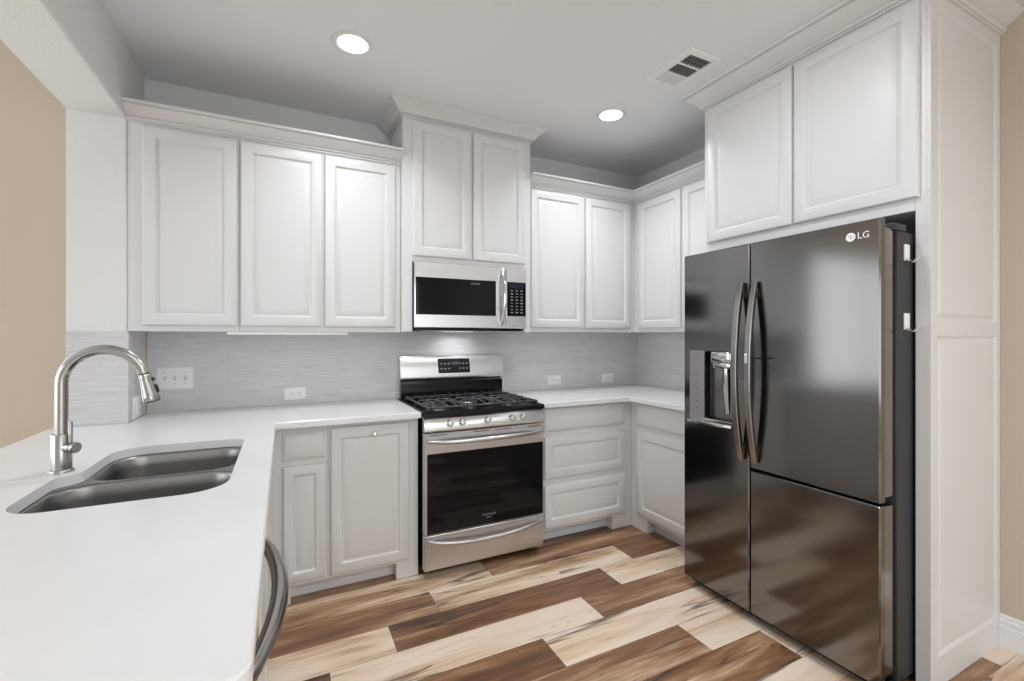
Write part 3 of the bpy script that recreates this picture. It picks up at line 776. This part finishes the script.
obj('keypad_display', MB().box(-1.448, -1.335, MY - 0.0003, MY + 0.0007, 1.645, 1.676, 0.0002), 'display', kp)
obj('grease_filter', MB().box(-2.0, -1.40, -0.33, -0.16, 1.3605, 1.3638, 0.001), 'steel', t)

cl = obj('cooktop_lamp', MB().plate(rrect(-1.80, -1.59, -0.145, -0.085, 0.008, 3), [], 1.3638, 1.3595, flat, 0.001), 'hoodlens', t, 'lit lens under the microwave')
l = bpy.data.lights.new('lamp', 'AREA'); l.shape = 'RECTANGLE'; l.size = 0.20; l.size_y = 0.05; l.energy = 0.35; l.color = (0.90, 0.94, 1.0)
o = bpy.data.objects.new('lamp', l); COL.objects.link(o); o.parent = t; o.location = (0.0, 0.085, -0.0045); l.spread = math.radians(150)

# ------------------------------------------------------------------ refrigerator
FX0 = -0.835          # front of the doors
Y0, Y1, YS = -1.295, -2.205, -1.684
FZ0, FZ1 = 0.050, 1.757
t = thing('refrigerator', 'large dark stainless refrigerator with ice and water dispenser and two bowed handles', 'refrigerator', (-0.45, -1.75, 0))
obj('appliance_body', MB().box(-0.718, -0.03, Y1, Y0, 0.0305, 1.722, 0.006, 2), 'greybody', t)
obj('kick_grille', MB().box(-0.79, -0.72, Y1 + 0.01, Y0 - 0.01, 0.018, 0.047), 'black', t)
for yy in (Y0 - 0.05, Y1 + 0.05):
    for xx in (-0.70, -0.10):
        obj('levelling_foot', MB().lathe([(0.02, 0.0006), (0.02, 0.012), (0.012, 0.015), (0.012, 0.0303)], (xx, yy, 0), seg=14), 'black', t)
obj('hinge_cover', MB().box(-0.735, -0.650, Y1 - 0.001, Y1 + 0.07, 1.7225, 1.750, 0.004, 2), 'greybody', t)
obj('hinge_cover', MB().box(-0.735, -0.650, Y0 - 0.07, Y0 + 0.001, 1.7225, 1.750, 0.004, 2), 'greybody', t)
fr = lambda a, c, d: (d, -a, c)        # a = -y along the front, c up, d = x
def fdoor(name, a0, a1, z0, z1, holes=()):
    return obj(name, MB().plate(rrect(a0, a1, z0, z1, 0.006, 4), list(holes), -0.803, FX0, fr, 0.005), 'blacksteel', t)
def liner(a0, a1, z0, z1, parent):
    return obj('inner_door', MB().plate(rrect(a0, a1, z0, z1, 0.006, 3), [], -0.738, -0.7985, fr, 0.004), 'handlesteel', parent)
def gasket(a0, a1, z0, z1, parent):
    return obj('door_gasket', MB().plate(rrect(a0, a1, z0, z1, 0.004, 2), [], -0.7185, -0.7375, fr), 'rubber', parent)
CAV = (1.431, 1.600, 0.905, 1.255)
ld = fdoor('left_door', -Y0, -YS - 0.003, FZ0, FZ1, [rrect(1.335, CAV[1], 0.886, CAV[3], 0.004, 2)])
liner(-Y0 + 0.010, -YS - 0.012, FZ0 + 0.02, 1.730, ld); gasket(-Y0 + 0.02, -YS - 0.02, FZ0 + 0.03, 1.72, ld)
ud = fdoor('upper_door', -YS + 0.003, -Y1, 0.7175, FZ1)
liner(-YS + 0.012, -Y1 - 0.006, 0.73, 1.730, ud); gasket(-YS + 0.02, -Y1 - 0.018, 0.74, 1.72, ud)
lo = fdoor('lower_door', -YS + 0.003, -Y1, FZ0, 0.7085)
liner(-YS + 0.012, -Y1 - 0.006, FZ0 + 0.02, 0.70, lo); gasket(-YS + 0.02, -Y1 - 0.018, FZ0 + 0.03, 0.69, lo)
# dispenser set in the left door
ds = obj('dispenser', MB().plate(rrect(1.3355, 1.5995, 0.8865, 1.2545, 0.004, 2), [rrect(1.433, 1.598, 0.912, 1.253, 0.01, 4)], -0.804, -0.8355, fr), 'blacksteel', ld)
b = MB(); lp = [[(x, -a, c) for a, c in rrect(1.433 + i, 1.598 - i, 0.912 + i, 1.253 - i, 0.012, 4)] for x, i in ((-0.835, 0), (-0.775, 0.004), (-0.765, 0.012))]
b.rings(lp, False, True); obj('dispenser_recess', b, 'black', ds)
obj('dispenser_panel', MB().plate(rrect(1.337, 1.430, 0.888, 1.2535, 0.003, 2), [], -0.8356, -0.8385, fr, 0.001), mat('satin_grey_panel', (0.30, 0.29, 0.29), 0.4, 0.3), ds, 'grey touch strip beside the dispenser')
red = mat('faint_reddish_print', (0.20, 0.10, 0.09), 0.5)
for k in range(6):
    obj('dispenser_mark', MB().box(-0.8392, -0.8386, -1.391, -1.377, 0.955 + 0.034 * k, 0.961 + 0.034 * k), red, ds)
b = MB(); b.box(-0.855, -0.78, -1.600, -1.333, 0.8805, 0.8955, 0.004, 2); b.box(-0.845, -0.78, -1.598, -1.433, 0.8955, 0.911, 0.002)
obj('drip_tray', b, 'chrome', ds, 'silver drip tray ledge')
b = MB(); b.box(-0.850, -0.785, -1.590, -1.478, 1.196, 1.2515, 0.010, 3); b.box(-0.842, -0.79, -1.585, -1.485, 1.170, 1.197, 0.006, 2)
obj('dispenser_nozzle', b, 'chrome', ds, 'chrome ice chute')
obj('dispenser_lever', MB().tube([(-0.80, -1.535, 1.168), (-0.797, -1.535, 1.06), (-0.788, -1.535, 0.945)], [0.019, 0.021, 0.019], 16), 'chrome', ds, 'silver dispenser lever')
def fhandle(yc, za, zb, depth, parent):
    pts, n = [], 30
    lp = []
    for i in range(n + 1):
        s = i / n; k = 1 - (2 * s - 1) ** 2
        xo = FX0 - 0.012 - depth * k; z = zb + (za - zb) * s
        w = 0.0145 - 0.002 * (1 - k); th = 0.009
        lp.append([(xo + th, yc - w, z), (xo + th, yc + w, z), (xo - th * 0.6, yc + w, z), (xo - th, yc + w * 0.8, z), (xo - th, yc - w * 0.8, z), (xo - th * 0.6, yc - w, z)])
    b = MB(); b.rings(lp)
    for z in (za + 0.05, zb - 0.05):
        s = (z - zb) / (za - zb); k = 1 - (2 * s - 1) ** 2
        b.box(FX0 - 0.014 - depth * k, FX0 - 0.0005, yc - 0.009, yc + 0.009, z - 0.02, z + 0.02, 0.003)
    return obj('handle', b, 'handlesteel', parent, 'tall bowed grey handle')
fhandle(-1.650, 0.752, 1.578, 0.050, ld)
h2 = fhandle(-1.720, 0.752, 1.576, 0.050, ud)
obj('release_button', MB().box(-0.9135, -0.9035, -1.7265, -1.7135, 1.205, 1.248, 0.002), 'knob', h2, 'small pale release button')
obj('release_latch', MB().box(-0.872, -0.8355, -1.775, -1.735, 1.226, 1.232), 'black', ud)
b = MB()
b.plate([(0.0165 * math.cos(2 * PI * k / 28) + 2.108, 0.0165 * math.sin(2 * PI * k / 28) + 1.703) for k in range(28)], [], FX0 - 0.0001, FX0 - 0.0009, fr)
text_into(b, 'LG', 0.034, lambda a, c, d: (FX0 - 0.0004 - d, -(2.130 + a), 1.703 + c), 0.0003, 'LEFT')
lg = obj('logo', b, 'plastic', ud, 'white round emblem and two letters')
b = MB()
b.box(FX0 - 0.0013, FX0 - 0.00095, -2.1092, -2.1075, 1.6965, 1.7105); b.box(FX0 - 0.0013, FX0 - 0.00095, -2.1135, -2.1076, 1.6965, 1.6982)
b.box(FX0 - 0.0013, FX0 - 0.00095, -2.1205, -2.1135, 1.7022, 1.7040); b.box(FX0 - 0.0013, FX0 - 0.00095, -2.1045, -2.1015, 1.7060, 1.7090)
obj('emblem_marks', b, 'slot', lg)

# two white hooks stuck to the refrigerator's side
def hook(z):
    o = thing('magnetic_hook', '', 'hook', (-0.655, Y1, z), 'hooks on the refrigerator side')
    obj('hook_plate', MB().box(-0.676, -0.638, Y1 - 0.006, Y1 - 0.0006, z, z + 0.062, 0.002, 2), 'plastic', o)
    for dx in (-0.010, 0.010):
        c = Vector((-0.657 + dx, Y1 - 0.006, z + 0.006))
        pts = [c, c + Vector((0, -0.006, -0.010)), c + Vector((0, -0.018, -0.013)), c + Vector((0, -0.028, -0.006)), c + Vector((0, -0.034, 0.004))]
        obj('hook_prong', MB().tube(pts, [0.003, 0.003, 0.003, 0.003, 0.0022], 8), 'chrome', o, 'thin metal prong')
    return o
h1 = hook(1.612)
h1['label'] = 'upper white hook on the side of the refrigerator, near its top'
dup(h1, (0, 0, -0.260), 'lower white hook on the side of the refrigerator, below the other hook')

# ------------------------------------------------------------------ outlets and switches
def outlet_h(xc, zc, label, group):
    t = thing('wall_outlet', label, 'outlet', (xc, -0.008, zc), group)
    obj('cover_plate', MB().rect_rings(xc - 0.060, xc + 0.060, zc - 0.037, zc + 0.037, -0.0082, [(0, 0), (0, 0.003), (0.003, 0.0055), (0.006, 0.006)]), 'plastic', t)
    for sx in (-1, 1):
        f = obj('receptacle', MB().plate(rrect(xc + sx * 0.0195 - 0.0135, xc + sx * 0.0195 + 0.0135, zc - 0.0165, zc + 0.0165, 0.008, 4), [], -0.0143, -0.0168, fm, 0.0008), 'plastic', t)
        for dz in (-0.006, 0.006): obj('slot', MB().box(xc + sx * 0.0195 - 0.006, xc + sx * 0.0195 + 0.002, -0.0172, -0.0167, zc + dz - 0.0012, zc + dz + 0.0012), 'slot', f)
        obj('slot', MB().box(xc + sx * 0.0195 + 0.006, xc + sx * 0.0195 + 0.010, -0.0172, -0.0167, zc - 0.002, zc + 0.002), 'slot', f)
    return t
GO = 'outlets in the tile backsplash'
p = outlet_h(-2.702, 0.981, 'white outlet on the tile to the left of the range', GO)
outlet_h(-0.857, 0.986, 'white outlet on the tile just right of the range', GO)
outlet_h(-0.338, 0.982, 'white outlet on the tile nearest the right corner', GO)
xc, zc = -3.300, 1.097
t = thing('switch_plate', 'white three-gang toggle switch plate on the tile left of the range', 'light switch', (xc, -0.008, zc))
obj('cover_plate', MB().rect_rings(xc - 0.083, xc + 0.083, zc - 0.061, zc + 0.061, -0.0082, [(0, 0), (0, 0.003), (0.003, 0.0055), (0.006, 0.006)]), 'plastic', t)
screw_m = mat('painted_screw', (0.45, 0.45, 0.445), 0.4)
for k in (-1, 0, 1):
    x = xc + 0.046 * k
    b = MB(); b.rings([[(x + w, y, z) for y, z in ((-0.0143, zc - 0.012), (-0.0155, zc - 0.012), (-0.025, zc + 0.004), (-0.026, zc + 0.010), (-0.0155, zc + 0.012), (-0.0143, zc + 0.012))] for w in (-0.005, 0.005)])
    obj('toggle', b, mat('ivory_toggle', (0.66, 0.655, 0.645), 0.4), t)
    for dz in (-0.030, 0.030): obj('screw', MB().lathe([(0.003, 0), (0.003, 0.0007)], (x, -0.0143, zc + dz), (0, -1, 0), 10), screw_m, t)
# outlet on the left return wall
t = thing('wall_outlet', 'white double outlet plate on the left tile return behind the faucet', 'outlet', (XL + 0.0085, -0.19, 0.97), GO)
LWm = PW
xw = -(XL + 0.0087); yc_, zc_ = -0.190, 0.972
obj('cover_plate', MB(PW).rect_rings(yc_ - 0.064, yc_ + 0.064, zc_ - 0.0555, zc_ + 0.0555, xw, [(0, 0), (0, 0.003), (0.003, 0.0055), (0.006, 0.006)]), 'plastic', t)
obj('rocker_switch', MB(PW).rect_rings(yc_ - 0.040, yc_ - 0.007, zc_ - 0.034, zc_ + 0.034, xw - 0.0062, [(0, 0), (0, 0.002), (0.001, 0.003)]), 'plastic', t)
yc_ += 0.024
f = obj('receptacle', MB(PW).rect_rings(yc_ - 0.017, yc_ + 0.017, zc_ - 0.034, zc_ + 0.034, xw - 0.0062, [(0, 0), (0, 0.002), (0.001, 0.0025)]), 'plastic', t)
for dz in (-0.018, 0.018):
    for dy in (-0.006, 0.006): obj('slot', MB(PW).box(yc_ + dy - 0.0012, yc_ + dy + 0.0012, xw - 0.0093, xw - 0.0086, zc_ + dz - 0.004, zc_ + dz + 0.004), 'slot', f)

# ------------------------------------------------------------------ recessed ceiling lights
louver_grey = mat('grey_louver', (0.22, 0.22, 0.22), 0.5)
GL = 'recessed ceiling lights'
def downlight(x, y, label, dim=1.0, spread=128):
    t = thing('recessed_light', label, 'ceiling light', (x, y, HC), GL)
    obj('trim_ring', MB().lathe([(0.070, -0.001), (0.095, -0.001), (0.095, -0.003), (0.091, -0.007), (0.074, -0.006), (0.069, -0.003)], (x, y, HC), seg=40), 'trim', t)
    obj('lens', MB().lathe([(0.0685, -0.0012), (0.0685, -0.0036), (0.02, -0.0040)], (x, y, HC), seg=40), 'lens', t, 'glowing white lens')
    l = bpy.data.lights.new('lamp', 'AREA'); l.shape = 'DISK'; l.size = 0.128; l.energy = LAMP_W * dim; l.color = (0.945, 0.972, 1.0); l.spread = math.radians(spread)
    o = bpy.data.objects.new('lamp', l); COL.objects.link(o); o.parent = t; o.location = (0, 0, -0.009)
downlight(-2.472, -0.812, 'lit round recessed light in the ceiling above the left wall cabinets')
downlight(-0.929, -0.797, 'lit round recessed light in the ceiling near the right corner')
for x, y, w, p in ((-1.50, -1.90, 'over the middle of the kitchen floor', 1.3), (-2.472, -4.3, 'over the left of the breakfast end', 3.6), (-0.929, -4.3, 'over the right of the breakfast end', 3.6)):  # out-of-view lamps, added because the room needs their light
    downlight(x, y, 'added unseen round recessed light ' + w, p, 165)

# ------------------------------------------------------------------ ceiling register
VX0, VX1, VY0, VY1 = -1.018, -0.802, -1.512, -1.203
t = thing('air_vent', 'white rectangular air register in the ceiling near the refrigerator surround', 'vent', ((VX0 + VX1) / 2, (VY0 + VY1) / 2, HC))
ix0, ix1, iy0, iy1 = VX0 + 0.034, VX1 - 0.034, VY0 + 0.036, VY1 - 0.036
secs = []; L_ = (iy1 - iy0 - 0.020) / 3
for k in range(3): secs.append((iy0 + k * (L_ + 0.010), iy0 + k * (L_ + 0.010) + L_))
dn = lambda a, c, d: (a, c, HC - d)
obj('frame', MB().plate([(VX0, VY0), (VX1, VY0), (VX1, VY1), (VX0, VY1)], [[(ix0, a), (ix0, c), (ix1, c), (ix1, a)] for a, c in secs], 0.001, 0.010, dn, 0.006), 'plastic', t)
obj('duct_opening', MB().box(ix0, ix1, secs[0][0], secs[1][1], HC - 0.0028, HC - 0.0012), 'ventdark', t, 'dark opening behind the louvers')
b = MB()
for k in range(7):
    x = ix0 + 0.012 + (ix1 - ix0 - 0.024) * k / 6
    b.box(x - 0.0022, x + 0.0022, secs[0][0], secs[0][1], HC - 0.0085, HC - 0.003)
for k in range(3):
    y = secs[0][0] + L_ * (k + 0.5) / 3; b.box(ix0, ix1, y - 0.0012, y + 0.0012, HC - 0.0075, HC - 0.0055)
obj('louver', b, louver_grey, t, 'grey louver grid')
b = MB()
for k in range(8):
    x = ix0 + 0.010 + (ix1 - ix0 - 0.020) * k / 7
    b.box(x - 0.0028, x + 0.0028, secs[1][0], secs[1][1], HC - 0.0085, HC - 0.003)
obj('louver', b, louver_grey, t, 'grey louver grid')
b = MB(); b.box(ix0, ix1, secs[2][0], secs[2][1], HC - 0.0050, HC - 0.0012)
for k in range(6):
    y = secs[2][0] + L_ * (k + 0.5) / 6; b.box(ix0, ix1, y - 0.002, y + 0.002, HC - 0.0075, HC - 0.0045)
obj('louver', b, 'trim', t, 'closed white louver section')
obj('damper_lever', MB().box(-0.945, -0.925, secs[2][1] - 0.006, secs[2][1] + 0.012, HC - 0.022, HC - 0.0102, 0.002), 'trim', t)
